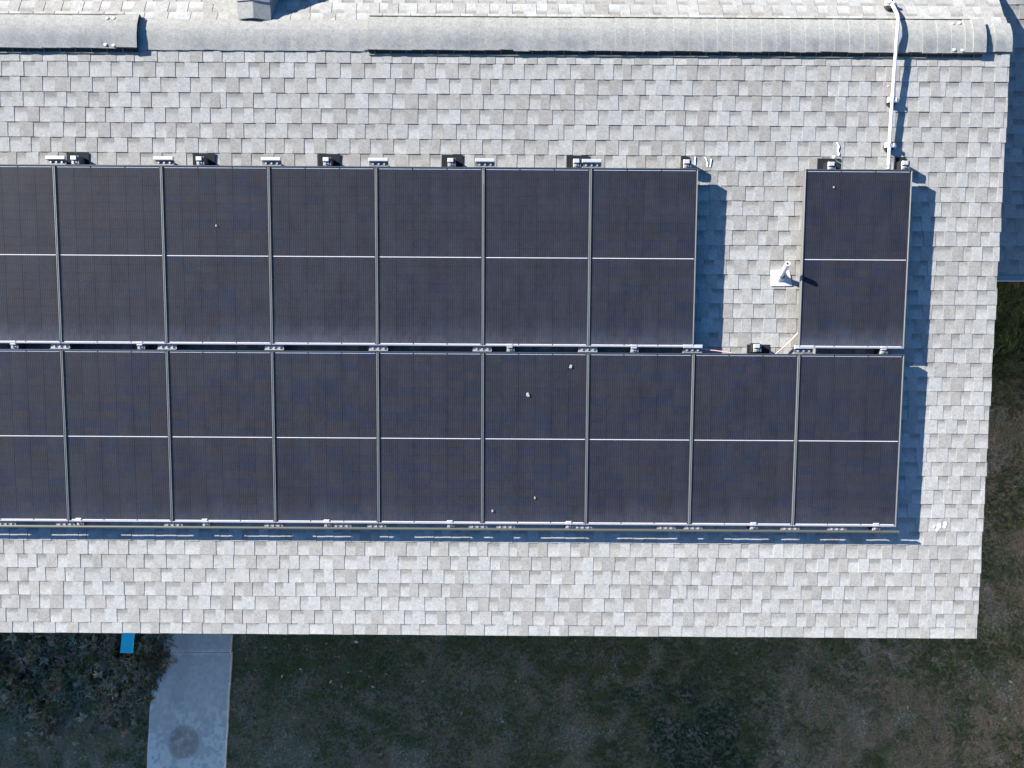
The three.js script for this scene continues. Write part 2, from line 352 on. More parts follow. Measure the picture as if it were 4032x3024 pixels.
const dusty = (amount, sd) => { // y = 0 at the lower frame, where rain leaves the dust
  const q = lattice(9, sd), q2 = lattice(33, sd + 3);
  const t = noiseTexture(512, (x, y) => {
    const edge = Math.pow(Math.max(0, 1 - y / (0.10 + 0.09 * q(x, 0.2))), 1.5) * amount, film = 0.016 + 0.018 * q(x, y) + 0.012 * (q2(x, y) - 0.4);
    const a = Math.max(0, edge * (0.75 + 0.5 * q2(x, y)) + film); return [a, a, a];
  });
  return new THREE.MeshPhysicalMaterial({ color: rgb(0.34, 0.40, 0.53), roughness: 1, specularIntensity: 0, transparent: true, alphaMap: t });
};
const DUST = [dusty(0.12, 11), dusty(0.06, 23), dusty(0.08, 37), dusty(0.04, 51)];
const cellGeo = (() => { const g = new THREE.BoxGeometry(0.165, 0.0012, 0.0822); return g; })();
const G = {
  rail: bevelBox(-PW / 2, PW / 2, -0.048, 0, -PL / 2, -PL / 2 + 0.011, 0.0015),
  bottom: bevelBox(-PW / 2, PW / 2, -0.048, 0, PL / 2 - 0.013, PL / 2, 0.004),
  left: bevelBox(-PW / 2, -PW / 2 + 0.0095, -0.048, 0, -PL / 2 + 0.011, PL / 2 - 0.013, 0.0015),
  right: bevelBox(PW / 2 - 0.0095, PW / 2, -0.048, 0, -PL / 2 + 0.011, PL / 2 - 0.013, 0.0015),
  sheet: boxGeo(-PW / 2 + 0.011, PW / 2 - 0.011, -0.017, -0.0125, -PL / 2 + 0.011, PL / 2 - 0.013),
  seg: boxGeo(-0.163, 0.163, -0.0125, -0.0098, -0.0046, 0.0046),
  mid: boxGeo(-PW / 2 + 0.02, PW / 2 - 0.02, -0.0125, -0.0098, -0.0031, 0.0031),
};
const glassGeo = (() => { const g = new THREE.PlaneGeometry(PW - 0.022, PL - 0.024); g.rotateX(-Math.PI / 2); g.translate(0, -0.0075, -0.001); return g; })();
const dustGeo = (() => { const g = new THREE.PlaneGeometry(PW - 0.022, PL - 0.024); g.rotateX(-Math.PI / 2); g.translate(0, -0.0062, -0.001); return g; })();
function fillPanel(t, row) {
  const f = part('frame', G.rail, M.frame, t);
  part('side_rail', G.left, M.frameLit, f); part('side_rail', G.right, M.frameLit, f); part('bottom_rail', G.bottom, M.framePale, f);
  part('backsheet', G.sheet, M.backsheet, t);
  for (const z of [-PL / 2 + 0.0185, PL / 2 - 0.0205]) for (const x of [-1, 0, 1]) part('ribbon', G.seg, M.ribbon, t, [x * 0.337, 0, z]);
  part('ribbon', G.mid, M.ribbon, t, [0, 0, -0.001]);
  const strong = rnd() < 0.5;
  for (let j = 0; j < 20; j++) for (let i = 0; i < 6; i++) {
    const half = j < 10 ? -1 : 1, k = j % 10;
    const z = half < 0 ? -PL / 2 + 0.027 + 0.0838 * (k + 0.5) : 0.005 + 0.0838 * (k + 0.5);
    part('cell', cellGeo, CELL[Math.min(CELL.length - 1, Math.floor(rnd() * (strong ? CELL.length : 3.3)))], t, [(i - 2.5) * 0.1672, -0.0114, z]);
  }
  part('glass', glassGeo, glassMat, t); part('dust_film', dustGeo, DUST[row ? 1 + 2 * Math.floor(rnd() * 2) : 2 * Math.floor(rnd() * 2)], t);
}
const ORD = ['first', 'second', 'third', 'fourth', 'fifth', 'sixth', 'seventh', 'eighth', 'ninth', 'tenth', 'eleventh', 'twelfth', 'thirteenth', 'fourteenth', 'fifteenth', 'sixteenth', 'seventeenth', 'eighteenth'];
const V1 = 1.348, V3 = 3.153;
function panel(u, v, label) {
  const t = thing('solar_panel', label, 'solar panel', [0, 0, 0], 'solar panels on the roof');
  lay(t, u, v + PL / 2, TOP); fillPanel(t, v > 2 ? 1 : 0); return t;
}
for (let i = -2; i < 6; i++) panel((i + 0.5) * 1.05, V1, i < -1 ? 'dark solar panel of upper row lying wholly beyond the left picture edge' : i < 0 ? 'dark solar panel at far left of upper row, cut off by the picture edge' : i === 5 ? 'dark solar panel closing the upper row, beside the bare shingles and vent pipe' : `dark solar panel in upper row, ${ORD[i]} whole one from the left`);
panel(7.868, V1, 'lone dark solar panel at right of upper row, below the white conduit');
for (let i = -2; i < 8; i++) panel((i + 0.5) * 1.05, V3, i < -1 ? 'dark solar panel of lower row lying wholly beyond the left picture edge' : i < 0 ? 'dark solar panel at far left of lower row, cut off by the picture edge' : i === 7 ? 'dark solar panel at right end of lower row, nearest the roof corner' : i === 4 ? 'dark solar panel in lower row, fifth whole one, spotted with pale droppings' : `dark solar panel in lower row, ${ORD[i]} whole one from the left`);

// trim bar along the lower edge of the array
{
  const s = new THREE.Shape(); s.moveTo(0, 0.134); s.lineTo(0, 0.15); s.quadraticCurveTo(0.003, 0.156, 0.012, 0.156); s.quadraticCurveTo(0.024, 0.155, 0.027, 0.145); s.lineTo(0.03, 0.13); s.quadraticCurveTo(0.03, 0.122, 0.022, 0.122); s.lineTo(0.012, 0.124); s.closePath();
  const g = new THREE.ExtrudeGeometry(s, { depth: 10.6, bevelEnabled: false, curveSegments: 6 });
  g.rotateY(-Math.PI / 2); // x of the shape runs down the slope, its length along -x
  const o = shade(new THREE.Mesh(g, M.skirt)); o.name = 'array_skirt'; lay(o, 8.44, 4.944); scene.add(o);
  o.userData = { label: 'long dark trim bar running along the bottom edge of the lower panel row', category: 'trim bar' };
}

// ---------------------------------------------------------------- brackets
const boltGeo = (() => { const g = new THREE.CylinderGeometry(0.009, 0.010, 0.012, 10); return g; })();
const SG = {
  plate: bevelBox(-0.096, 0.096, 0.108, 0.134, -0.048, -0.014, 0.004),
  channel: boxGeo(-0.094, 0.094, 0.096, 0.106, -0.014, 0.026),
  lip: bevelBox(-0.096, 0.096, 0.09, 0.122, 0.026, 0.034, 0.002),
  leg: boxGeo(-0.03, 0.03, 0.012, 0.096, -0.03, 0.026),
  cap: bevelBox(-0.029, 0.029, 0.098, 0.128, -0.042, -0.002, 0.004),
  block: boxGeo(-0.036, 0.036, 0.012, 0.1, -0.05, 0.04),
  seat: bevelBox(-0.028, 0.028, 0.096, 0.112, 0.0, 0.038, 0.003),
  side: boxGeo(0.036, 0.048, 0.012, 0.115, -0.045, 0.035),
};
function splice(u, v, label, dull, group, up = 0) {
  const t = thing('splice_bracket', label, 'bracket', [0, 0, 0], group); lay(t, u, v, up);
  if (!dull) part('top_plate', SG.plate, M.alu, t); part('channel', SG.channel, dull ? M.aluDull : M.aluDark, t); part('lip', SG.lip, M.aluDull, t); part('leg', SG.leg, M.black, t);
  for (const x of [-0.055, 0, 0.055]) part('bolt', boltGeo, M.bolt, t, [x, 0.111, 0.008]);
  return t;
}
function foot(u, v, label, plate, group, up = 0) {
  const t = thing('mounting_foot', label, 'mount', [0, 0, 0], group); lay(t, u, v, up);
  part('block', SG.block, M.black, t); part('cap', SG.cap, M.alu, t); part('seat', SG.seat, M.aluDull, t); part('side_plate', SG.side, M.aluDark, t);
  part('bolt', boltGeo, M.bolt, t, [-0.006, 0.117, 0.017]);
  if (plate) part('flashing', bevelBox(plate[0] - u, plate[1] - u, 0.011, 0.0155, plate[2] ?? -0.1, 0.06, 0.001), M.flashing, t);
  return t;
}
const gT = 'brackets along the top edge of the upper row', gM = 'brackets in the gap between the two rows', gB = 'brackets along the bottom edge of the lower row';
[-0.003, 1.058, 2.114, 3.167, 4.214, 5.262].forEach((u, i) => splice(u, 1.305, `silver splice bracket on upper row's top edge, ${ORD[i]} from the left`, false, gT));
[[0.172, 0.039, 0.262], [1.404, 1.296, 1.519], [2.651, 2.545, 2.765], [3.875, 3.776, 3.989], [5.11, 5.02, 5.24], [6.193, 6.16, 6.235]].forEach(([u, a, b], i) => foot(u, 1.296, i === 5 ? 'small silver foot at the top right corner of the long upper row' : `small silver foot on black flashing above the upper row, ${ORD[i]} from left`, [a, b], gT));
foot(7.614, 1.31, 'small foot on black flashing with green wire, above the lone panel', [7.52, 7.748], gT);
foot(8.338, 1.296, 'small silver foot above right corner of lone panel beside the conduit', [8.30, 8.40], gT);
[-0.025, 1.044, 2.115, 3.155, 4.192, 5.247, 6.291, 7.401].forEach((u, i) => splice(u, 3.115, i === 6 ? 'splice bracket sticking out past the upper row into the panel gap' : i === 7 ? 'splice bracket at the lower left corner of the lone panel' : `grey splice bracket between the two panel rows, ${ORD[i]} from the left`, i < 6, gM, 0.03));
[-0.485, 0.779, 4.467, 5.704, 8.191].forEach((u, i) => foot(u, 3.112, i === 4 ? 'small foot under the lone panel\'s bottom edge, near its right end' : `small foot in the slot between the panel rows, ${ORD[i]} from the left`, null, gM, 0.034));
foot(6.941, 3.1, 'silver mounting foot on black flashing in bare shingle gap between panels', [6.877, 7.106, -0.036], gM);
[-0.649, -0.049, 1.05, 2.072, 2.769, 3.122, 4.154, 4.436, 5.224, 6.071, 6.345, 7.334, 7.813].forEach((u, i) => splice(u, 4.925, `grey splice bracket above the trim bar, ${ORD[i]} from the left`, true, gB, 0.03));
[0.099, 1.38, 2.619, 3.869, 5.076, 6.951, 8.197].forEach((u, i) => foot(u, 4.905, `small foot behind the bottom trim bar, ${ORD[i]} from the left`, null, gB, 0.034));

// ---------------------------------------------------------------- conduit, its supports, vent pipe, wires
const V = (a) => new THREE.Vector3(...a);
const tube = (pts, r, seg = 60, rad = 10) => new THREE.TubeGeometry(new THREE.CatmullRomCurve3(pts.map(V)), seg, r, rad, false);
{
  const t = thing('conduit', 'white conduit pipe climbing from lone panel over the ridge', 'conduit pipe');
  part('pipe', tube([[8.27, 5.16, -1.9], [8.262, 5.36, -1.0], [8.252, 5.535, -0.41], [8.25, 5.605, -0.26], [8.238, 5.668, -0.12], [8.215, 5.685, 0.01], onRoof(8.213, 0.12, 0.088), onRoof(8.213, 0.22, 0.085), onRoof(8.212, 0.34, 0.08), onRoof(8.21, 0.6, 0.07), onRoof(8.207, 0.95, 0.062), onRoof(8.207, 1.29, 0.06)], 0.0158, 120, 14), M.pipe, t);
  const e = new THREE.CylinderGeometry(0.022, 0.022, 0.045, 14); e.rotateX(Math.PI / 2);
  lay(part('connector', e, M.aluDull, t), 8.207, 1.3, 0.06);
  const r = new THREE.CylinderGeometry(0.0164, 0.0164, 0.15, 14, 1, true, Math.PI * 0.08, Math.PI * 0.5); r.rotateX(Math.PI / 2);
  const red = lay(part('red_label', r, M.red, t), 8.2105, 0.47, 0.0744); red.rotation.x = PITCH + 0.02;
}
const gS = 'strapped supports under the white conduit';
function support(pos, rx, label) {
  const t = thing('conduit_support', label, 'pipe support', [0, 0, 0], gS); t.position.set(...pos); t.rotation.x = rx;
  const b = new THREE.CylinderGeometry(0.046, 0.052, 0.022, 18); b.translate(0, 0.021, 0.008); part('base', b, M.rubber, t);
  part('strut', boxGeo(-0.05, 0.05, 0.03, 0.043, -0.02, 0.02), M.white, t);
  const B = new Builder(); // strap ears
  B.hexa([[-0.052, 0.062, -0.028], [-0.022, 0.074, -0.02], [-0.022, 0.074, 0.016], [-0.046, 0.06, 0.01]], [[-0.052, 0.043, -0.028], [-0.022, 0.043, -0.02], [-0.022, 0.043, 0.016], [-0.046, 0.043, 0.01]], [1, 1, 1]);
  B.hexa([[0.022, 0.074, -0.016], [0.05, 0.058, -0.012], [0.056, 0.058, 0.018], [0.022, 0.074, 0.016]], [[0.022, 0.043, -0.016], [0.05, 0.043, -0.012], [0.056, 0.043, 0.018], [0.022, 0.043, 0.016]], [1, 1, 1]);
  part('strap', B.geo(), M.sealant, t);
}
support(onRoof(8.222, 0.655, 0.008), PITCH, 'black and white support under the conduit, halfway down the shingles');
support(onRoof(8.218, 1.09, 0.008), PITCH, 'black and white support under the conduit, just above the lone panel');
support(onBack(8.245, 0.355, 0.008), -BACK, 'black and white support under the conduit behind the ridge');
{
  const t = thing('vent_pipe', 'white plumbing vent pipe on white flashing between the panels', 'vent pipe'); lay(t, 7.19, 2.375);
  const fl = new Builder(); const w = [1, 1, 1];
  fl.hexa([[-0.095, 0.012, -0.06], [0.09, 0.012, -0.06], [0.122, 0.0165, 0.095], [-0.092, 0.0165, 0.1]], [[-0.095, 0.004, -0.06], [0.09, 0.004, -0.06], [0.122, 0.011, 0.095], [-0.092, 0.011, 0.1]], w);
  part('flashing', fl.geo(), M.lead, t);
  const cone = new THREE.LatheGeometry([[0.07, 0.012], [0.05, 0.024], [0.034, 0.045], [0.029, 0.07]].map((a) => new THREE.Vector2(...a)), 20); part('boot', cone, M.lead, t);
  const a = V([0, 0.03, 0.0]), b = V([-0.042, 0.315, -0.1]), d = b.clone().sub(a), L = d.length();
  const q = new THREE.Quaternion().setFromUnitVectors(new THREE.Vector3(0, 1, 0), d.clone().normalize());
  const pg = new THREE.LatheGeometry([[0.0245, 0], [0.0245, L - 0.002], [0.0235, L], [0.016, L], [0.015, L - 0.004], [0.015, L - 0.08], [0, L - 0.08]].map((k) => new THREE.Vector2(...k)), 20); pg.applyQuaternion(q); pg.translate(a.x, a.y, a.z); part('pipe', pg, M.white, t);
  const hg = new THREE.CircleGeometry(0.0148, 14); hg.rotateX(-Math.PI / 2); hg.translate(0, L - 0.03, 0); hg.applyQuaternion(q); hg.translate(a.x, a.y, a.z); part('bore', hg, M.hole, t);
}
function wire(name, label, cat, pts, r, m) { const o = shade(new THREE.Mesh(tube(pts, r, 40, 8), m)); o.name = numbered(name); o.userData = { label, category: cat }; scene.add(o); return o; }
{
  const t = thing('ground_wire', 'pale green wire from round knob running under lone panel\'s top edge', 'wire');
  part('wire', tube([onRoof(7.64, 1.225, 0.12), onRoof(7.67, 1.256, 0.11), onRoof(7.734, 1.287, 0.1), onRoof(7.823, 1.335, 0.09), onRoof(7.86, 1.37, 0.09)], 0.0038, 40, 8), M.copperWire, t);
  const k = new THREE.SphereGeometry(0.019, 12, 8); k.scale(1, 0.7, 1); const kk = part('knob', k, std({ color: rgb(0.6, 0.62, 0.54), roughness: 0.5 }), t); kk.position.set(...onRoof(7.637, 1.222, 0.12));
}
wire('ground_wire', 'pale green wire from under the lone panel to the conduit end', 'wire', [onRoof(8.02, 1.36, 0.09), onRoof(8.061, 1.324, 0.085), onRoof(8.108, 1.304, 0.08), onRoof(8.162, 1.288, 0.075), onRoof(8.2, 1.3, 0.07)], 0.0034, M.copperWire);
wire('cable', 'pink and white cable slanting down to lower row beside the lone panel', 'cable', [onRoof(7.40, 2.88, 0.12), onRoof(7.362, 2.95, 0.07), onRoof(7.286, 3.042, 0.05), onRoof(7.183, 3.131, 0.06), onRoof(7.12, 3.18, 0.08)], 0.0062, M.pinkWire);
wire('cable', 'pink and white cable lying along the lower row beside splice bracket', 'cable', [onRoof(6.39, 3.11, 0.09), onRoof(6.423, 3.112, 0.08), onRoof(6.484, 3.122, 0.07), onRoof(6.549, 3.128, 0.07), onRoof(6.7, 3.15, 0.08)], 0.0055, M.pinkWire);

// sealant strings and droppings
function blobLine(name, label, pts, r) { const g = tube(pts, r, 24, 7); const o = shade(new THREE.Mesh(g, M.sealant)); o.name = numbered(name); o.userData = { label, category: 'sealant' }; scene.add(o); }
blobLine('sealant_bead', 'white wavy bead of sealant on shingles above the lone panel', [[7.705, 1.051], [7.73, 1.091], [7.722, 1.135], [7.736, 1.165], [7.73, 1.18]].map(([u, v]) => onRoof(u, v, 0.011)), 0.0075);
blobLine('sealant_bead', 'short pale sealant streak nearest the long upper row\'s top right corner', [[6.304, 1.2], [6.303, 1.24], [6.304, 1.28]].map(([u, v]) => onRoof(u, v, 0.01)), 0.0045);
blobLine('sealant_bead', 'hooked pale sealant streak right of the upper row, middle of three', [[6.39, 1.215], [6.405, 1.212], [6.422, 1.25], [6.428, 1.299]].map(([u, v]) => onRoof(u, v, 0.01)), 0.0045);
blobLine('sealant_bead', 'pale sealant streak right of the upper row, rightmost of three', [[6.464, 1.22], [6.461, 1.26], [6.456, 1.3]].map(([u, v]) => onRoof(u, v, 0.01)), 0.0045);
function dropping(u, v, w, r, label, m = M.dropping, n = 1) {
  const gs = [];
  for (let i = 0; i < n; i++) { const g = new THREE.SphereGeometry(r * (i ? rr(0.4, 0.8) : 1), 12, 6); g.scale(rr(0.8, 1.1), 0.07, rr(0.9, 1.4)); g.translate(i ? rr(-1, 1) * r * (n > 4 ? 2.6 : 1.1) : 0, 0, i ? rr(-1, 1) * r * (n > 4 ? 1.8 : 1.2) : 0); gs.push(g); }
  const o = shade(new THREE.Mesh(mergeGeometries(gs), m)); o.name = numbered('bird_dropping'); lay(o, u, v, w); o.userData = { label, category: 'bird dropping' }; scene.add(o);
}
const DP = TOP + 0.0005;
dropping(4.65, 3.576, DP, 0.0165, 'large round pale dropping in middle of the fifth lower panel', M.dropping, 3);
dropping(5.078, 3.292, DP, 0.0145, 'pale dropping near the fifth lower panel\'s top right corner', M.dropping, 3);
dropping(4.73, 4.622, DP, 0.009, 'tiny pale dropping low on the fifth lower panel, right one', M.dropping, 3);
dropping(4.302, 4.761, DP, 0.0105, 'pale dropping near the fifth lower panel\'s bottom left corner', M.dropping, 3);
dropping(1.574, 1.928, DP, 0.0085, 'small pale speck on second whole panel of upper row', M.dropping, 3);
dropping(7.627, 1.521, DP, 0.008, 'small pale speck on the lone upper right panel', M.dropping, 3);
dropping(8.93, 4.93, 0.011, 0.024, 'white splatter on shingles near the roof corner', M.sealant, 6);
dropping(8.191, 0.503, 0.011, 0.008, 'white fleck on shingles just left of the conduit', M.sealant);
{
  const g = new THREE.SphereGeometry(0.016, 12, 8); g.scale(1.1, 0.4, 0.8); const o = shade(new THREE.Mesh(g, M.sealant)); o.name = numbered('sealant_bead'); o.position.set(2.702, 5.566, -0.135); o.userData = { label: 'small white sealant blob behind the ridge near the raised hip', category: 'sealant' }; scene.add(o);
}

// ---------------------------------------------------------------- lower roof of the building on the right
{
  const t = thing('adjoining_building', 'lower shingled roof in shadow beyond the right gable edge', 'building');
  const w0 = -0.45, ve = 2.297, x0 = 9.12, x1 = 14.5, c = [1, 1, 1], f = (u, v, w) => onRoof(u, v, w0 + w);
  const B = new Builder();
  B.hexa([f(x0, -2.4, -0.004), f(x1, -2.4, -0.004), f(x1, ve - 0.02, -0.004), f(x0, ve - 0.02, -0.004)], [f(x0, -2.4, -0.12), f(x1, -2.4, -0.12), f(x1, ve - 0.02, -0.12), f(x0, ve - 0.02, -0.12)], c);
  const rf = part('roof', B.geo(), M.deck, t);
  const [, ye, ze] = f(0, ve, 0);
  part('wall', new Builder().box(x0, x1 - 0.3, 0, ye - 0.1, -4.2, ze - 1.9).geo(), M.wall, t);
  const gs = new THREE.Shape(); gs.moveTo(0, 0); gs.lineTo(0, -0.1); gs.lineTo(0.05, -0.11); gs.quadraticCurveTo(0.075, -0.1, 0.08, -0.06); gs.quadraticCurveTo(0.09, -0.02, 0.1, -0.01); gs.lineTo(0.1, 0); gs.lineTo(0.092, 0); gs.lineTo(0.07, -0.06); gs.lineTo(0.05, -0.1); gs.lineTo(0.008, -0.094); gs.lineTo(0.008, 0); gs.closePath();
  const gg = new THREE.ExtrudeGeometry(gs, { depth: x1 - x0, bevelEnabled: false, curveSegments: 5 }); gg.rotateY(-Math.PI / 2); gg.translate(x1, ye - 0.04, ze - 0.03);
  part('gutter', gg, M.trim, t);
  const rest = new Builder();
  for (let k = 0; k < 32; k++) {
    const v = ve - k * 0.1462; let x = x0 + rr(-0.05, 0.1);
    while (x < x1) {
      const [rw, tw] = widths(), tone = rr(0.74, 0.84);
      if (x > 9.25 && x < 10.0 && v > -0.7) { const S = new Builder(); shingle(S, 0, 0, rw, tw, EXPO, tone); lay(part('shingle', S.geo(), M.shingle, rf), x, v, w0); } else shingle(rest, x, v, rw, tw, EXPO, tone, x1);
      x += rw + tw;
    }
  }
  const r = part('shingles', rest.geo(), M.shingle, rf); r.userData.kind = 'stuff'; lay(r, 0, 0, w0);
}

{  // unseen house, added so its sunlit wall throws warm light on the lawn
  const t = thing('house', 'added unseen cream house at right, bouncing warm light onto the lawn', 'house', [18, 0, 1]);
  part('wall', boxGeo(0, 9, 0, 6.2, 0, 19), std({ color: rgb(0.7, 0.64, 0.56), roughness: 0.95 }), t);
  const B = new Builder(), c = [1, 1, 1];
  B.hexa([[-0.4, 6.35, -0.4], [4.5, 8.4, -0.4], [4.5, 8.4, 19.4], [-0.4, 6.35, 19.4]], [[-0.4, 6.2, -0.4], [4.5, 8.2, -0.4], [4.5, 8.2, 19.4], [-0.4, 6.2, 19.4]], c);
  B.hexa([[4.5, 8.4, -0.4], [9.4, 6.35, -0.4], [9.4, 6.35, 19.4], [4.5, 8.4, 19.4]], [[4.5, 8.2, -0.4], [9.4, 6.2, -0.4], [9.4, 6.2, 19.4], [4.5, 8.2, 19.4]], c);
  for (const z of [0.02, 18.98]) B.tri([0, 6.2, z], [9, 6.2, z], [4.5, 8.2, z], c);
  part('roof', B.geo(), M.deck, t);
  for (const z of [2.5, 6, 9.5, 13, 16.5]) for (const y of [1, 4]) { const w = part('window', boxGeo(-0.05, -0.002, y, y + 1.2, z - 0.5, z + 0.5), M.trim, t); part('pane', boxGeo(-0.055, -0.05, y + 0.07, y + 1.13, z - 0.43, z + 0.43), M.black, w); }
}

// ---------------------------------------------------------------- ground, path, plants
const patchA = lattice(23, 71), patchB = lattice(61, 72), patchC = lattice(200, 73);
const green = (x, z) => { // how green the lawn is here, 0 dry to 1 lush
  let g = 0.29 + (patchA(x / 24, z / 24) - 0.5) * 0.9 + (patchB(x / 26, z / 26) - 0.5) * 1.0 + (patchC(x / 36, z / 36) - 0.5) * 0.9;
  g += 0.7 * Math.exp(-Math.pow((z - 6.7) / 0.6, 2)) * (x > 3 ? 0.75 : 1); // damp strip along the wall
  g += 2.3 * Math.exp(-(Math.pow((x - 7.55 + (patchB(x / 16, z / 16 + 0.3) - 0.5) * 1.2) / 1.05, 2) + Math.pow((z - 8.3 + (patchB(x / 16, z / 16 + 0.3) - 0.5)) / 0.9, 2)));
  g -= 0.35 * Math.exp(-(Math.pow((x - 9.6) / 1.6, 2) + Math.pow((z - 8.3) / 0.6, 2)));
  g += x > 10.4 && z < 5 ? 0.35 : 0; return Math.max(0, Math.min(1, g));
};
{
  const gt = noiseTexture(1024, (x, y) => {
    const a = lat1(x, y), b = lat2(x, y), c = lat3(x, y), t = Math.max(0, Math.min(1, (a - 0.5) * 1.2 + (b - 0.5) * 0.8 + 0.45)), k = 0.8 + c * 0.4;
    return [(0.11 + (0.06 - 0.11) * t) * k * 6.4, (0.082 + (0.062 - 0.082) * t) * k * 6.4, (0.052 + (0.028 - 0.052) * t) * k * 6.4];
  }, 5);
  const g = new THREE.PlaneGeometry(600, 600); g.rotateX(-Math.PI / 2);
  const uv = g.attributes.uv; for (let i = 0; i < uv.count; i++) uv.setXY(i, uv.getX(i) * 600, uv.getY(i) * 600);
  structure('ground', g, std({ color: rgb(0.4, 0.4, 0.4), map: gt, roughness: 1 }));
}
function lat1(x, y) { return patchA(x, y); } function lat2(x, y) { return patchB(x, y); } function lat3(x, y) { return n1(x, y); }
{ // concrete path: two slabs with a joint, uneven edges
  const stainTex = (() => {
    const S = 1024; // covers x -1.25..0.15, z 5.44..9.64
    return noiseTexture(S, (u, v) => {
      const x = -1.25 + u * 1.4, z = 5.44 + (1 - v) * 4.2;
      const a = x / 1.9, b = z / 1.9;
      let g = 0.80 + (n3(a, b) - 0.5) * 0.14 + (n2(a, b) - 0.5) * 0.10 + (n1(a, b) - 0.5) * 0.16;
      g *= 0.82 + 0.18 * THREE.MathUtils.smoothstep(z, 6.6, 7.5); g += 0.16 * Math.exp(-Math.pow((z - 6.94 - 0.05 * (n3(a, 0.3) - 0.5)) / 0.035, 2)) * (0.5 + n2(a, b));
      const worn = n4(a + 0.37, b) * 0.5 + n3(a, b) * 0.32 + n2(a, b) * 0.18, edge = Math.min(x + 1.17, 0.08 - x);
      g += THREE.MathUtils.smoothstep(worn + (z - 8.1) * 0.12 - Math.max(0, edge - 0.15) * 0.1, 0.47, 0.6) * 0.2 * Math.min(1, Math.max(0, (z - 7.5) * 1.6));
      g += 0.12 * Math.exp(-Math.pow(edge / 0.03, 2));
      let w = 0; const d = Math.hypot((x + 0.586), (z - 8.271)) / (0.235 * (1 + 0.2 * (n3(a, b) - 0.5) + 0.12 * (n2(a, b) - 0.5)));
      if (d < 1.15) { const k = THREE.MathUtils.smoothstep(1.15 - d, 0, 0.22) * (0.75 + 0.5 * n3(b, a)); g *= 1 - 0.36 * k; w = 0.05 * k; }
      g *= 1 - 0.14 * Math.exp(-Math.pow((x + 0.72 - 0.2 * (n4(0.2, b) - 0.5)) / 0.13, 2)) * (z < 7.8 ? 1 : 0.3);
      return [g * 0.98 + w, g * 0.9, g * 0.78 - w * 0.6];
    });
  })();
  stainTex.wrapS = stainTex.wrapT = THREE.ClampToEdgeWrapping;
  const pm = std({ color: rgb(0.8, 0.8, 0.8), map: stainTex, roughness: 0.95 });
  const slab = (z0, z1, y, xl, xr, m, name) => {
    const L = [], R = [], N = 26; for (let i = 0; i <= N; i++) { const z = z0 + (z1 - z0) * i / N; L.push([xl(z) + (wob(z * 0.31, 0.2) - 0.5) * 0.03, z]); R.push([xr(z) + (wob(z * 0.37, 0.6) - 0.5) * 0.035, z]); }
    const B = new Builder(), e = 0.012;
    for (let i = 0; i < N; i++) {
      const [a, b] = [L[i], L[i + 1]], [c, d] = [R[i], R[i + 1]], w = [1, 1, 1];
      B.quad([a[0] + e, y, a[1]], [b[0] + e, y, b[1]], [d[0] - e, y, d[1]], [c[0] - e, y, c[1]], w);
      B.quad([a[0] + e, y, a[1]], [a[0], y - e, a[1]], [b[0], y - e, b[1]], [b[0] + e, y, b[1]], w); B.quad([c[0] - e, y, c[1]], [d[0] - e, y, d[1]], [d[0], y - e, d[1]], [c[0], y - e, c[1]], w);
      B.quad([a[0], y - e, a[1]], [a[0], -0.05, a[1]], [b[0], -0.05, b[1]], [b[0], y - e, b[1]], w); B.quad([c[0], y - e, c[1]], [d[0], y - e, d[1]], [d[0], -0.05, d[1]], [c[0], -0.05, c[1]], w);
    }
    for (const i of [0, N]) B.quad([L[i][0], y - 0.001, L[i][1]], [L[i][0], -0.05, L[i][1]], [R[i][0], -0.05, R[i][1]], [R[i][0], y - 0.001, R[i][1]], [1, 1, 1]);
    const g = B.geo(), p = g.attributes.position, uv = g.attributes.uv;
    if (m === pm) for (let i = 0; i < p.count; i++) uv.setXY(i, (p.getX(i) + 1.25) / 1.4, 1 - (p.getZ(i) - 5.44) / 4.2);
    structure(name, g, m); };
  const xl = (z) => -1.175 + 0.04 * Math.max(0, z - 7.5), xr = (z) => 0.07 + 0.012 * (z - 7.5);
  slab(5.46, 6.935, 0.066, (z) => -1.16, (z) => 0.05, pm, 'path');
  slab(6.942, 12, 0.06, xl, xr, pm, 'path_slab');
}
const dummy = new THREE.Object3D(), col = new THREE.Color();
function scatter(name, geo, m, list, label, category) {
  const im = new THREE.InstancedMesh(geo, m, list.length); im.name = name; shade(im);
  list.forEach((p, i) => { dummy.position.set(p.x, p.y, p.z); dummy.rotation.set(p.rx ?? 0, p.ry, p.rz ?? 0, 'YXZ'); dummy.scale.set(p.s, p.sy ?? p.s, p.s); dummy.updateMatrix(); im.setMatrixAt(i, dummy.matrix); im.setColorAt(i, col.setRGB(...p.c)); });
  im.userData = { kind: 'stuff', label, category }; scene.add(im); return im;
}
function bladeTuft(n, h, w, spread) {
  const B = new Builder();
  for (let i = 0; i < n; i++) {
    const a = rnd() * 6.283, r = rnd() * spread, x = Math.cos(a) * r, z = Math.sin(a) * r, b = rnd() * 6.283, l = h * rr(0.6, 1.1), lean = rr(0.25, 0.85) * l, dx = Math.cos(b), dz = Math.sin(b), px = -dz * w, pz = dx * w, k = rr(0.75, 1.2), c = [k, k, k];
    const m = [x + dx * lean * 0.4, l * 0.62, z + dz * lean * 0.4], t = [x + dx * lean, l * 0.92, z + dz * lean];
    B.quad([x - px, 0, z - pz], [x + px, 0, z + pz], [m[0] + px * 0.8, m[1], m[2] + pz * 0.8], [m[0] - px * 0.8, m[1], m[2] - pz * 0.8], mul(c, 0.85));
    B.tri([m[0] - px * 0.8, m[1], m[2] - pz * 0.8], [m[0] + px * 0.8, m[1], m[2] + pz * 0.8], t, c);
  }
  return B.geo();
}
const leafMat = std({ vertexColors: true, roughness: 0.9, side: THREE.DoubleSide });
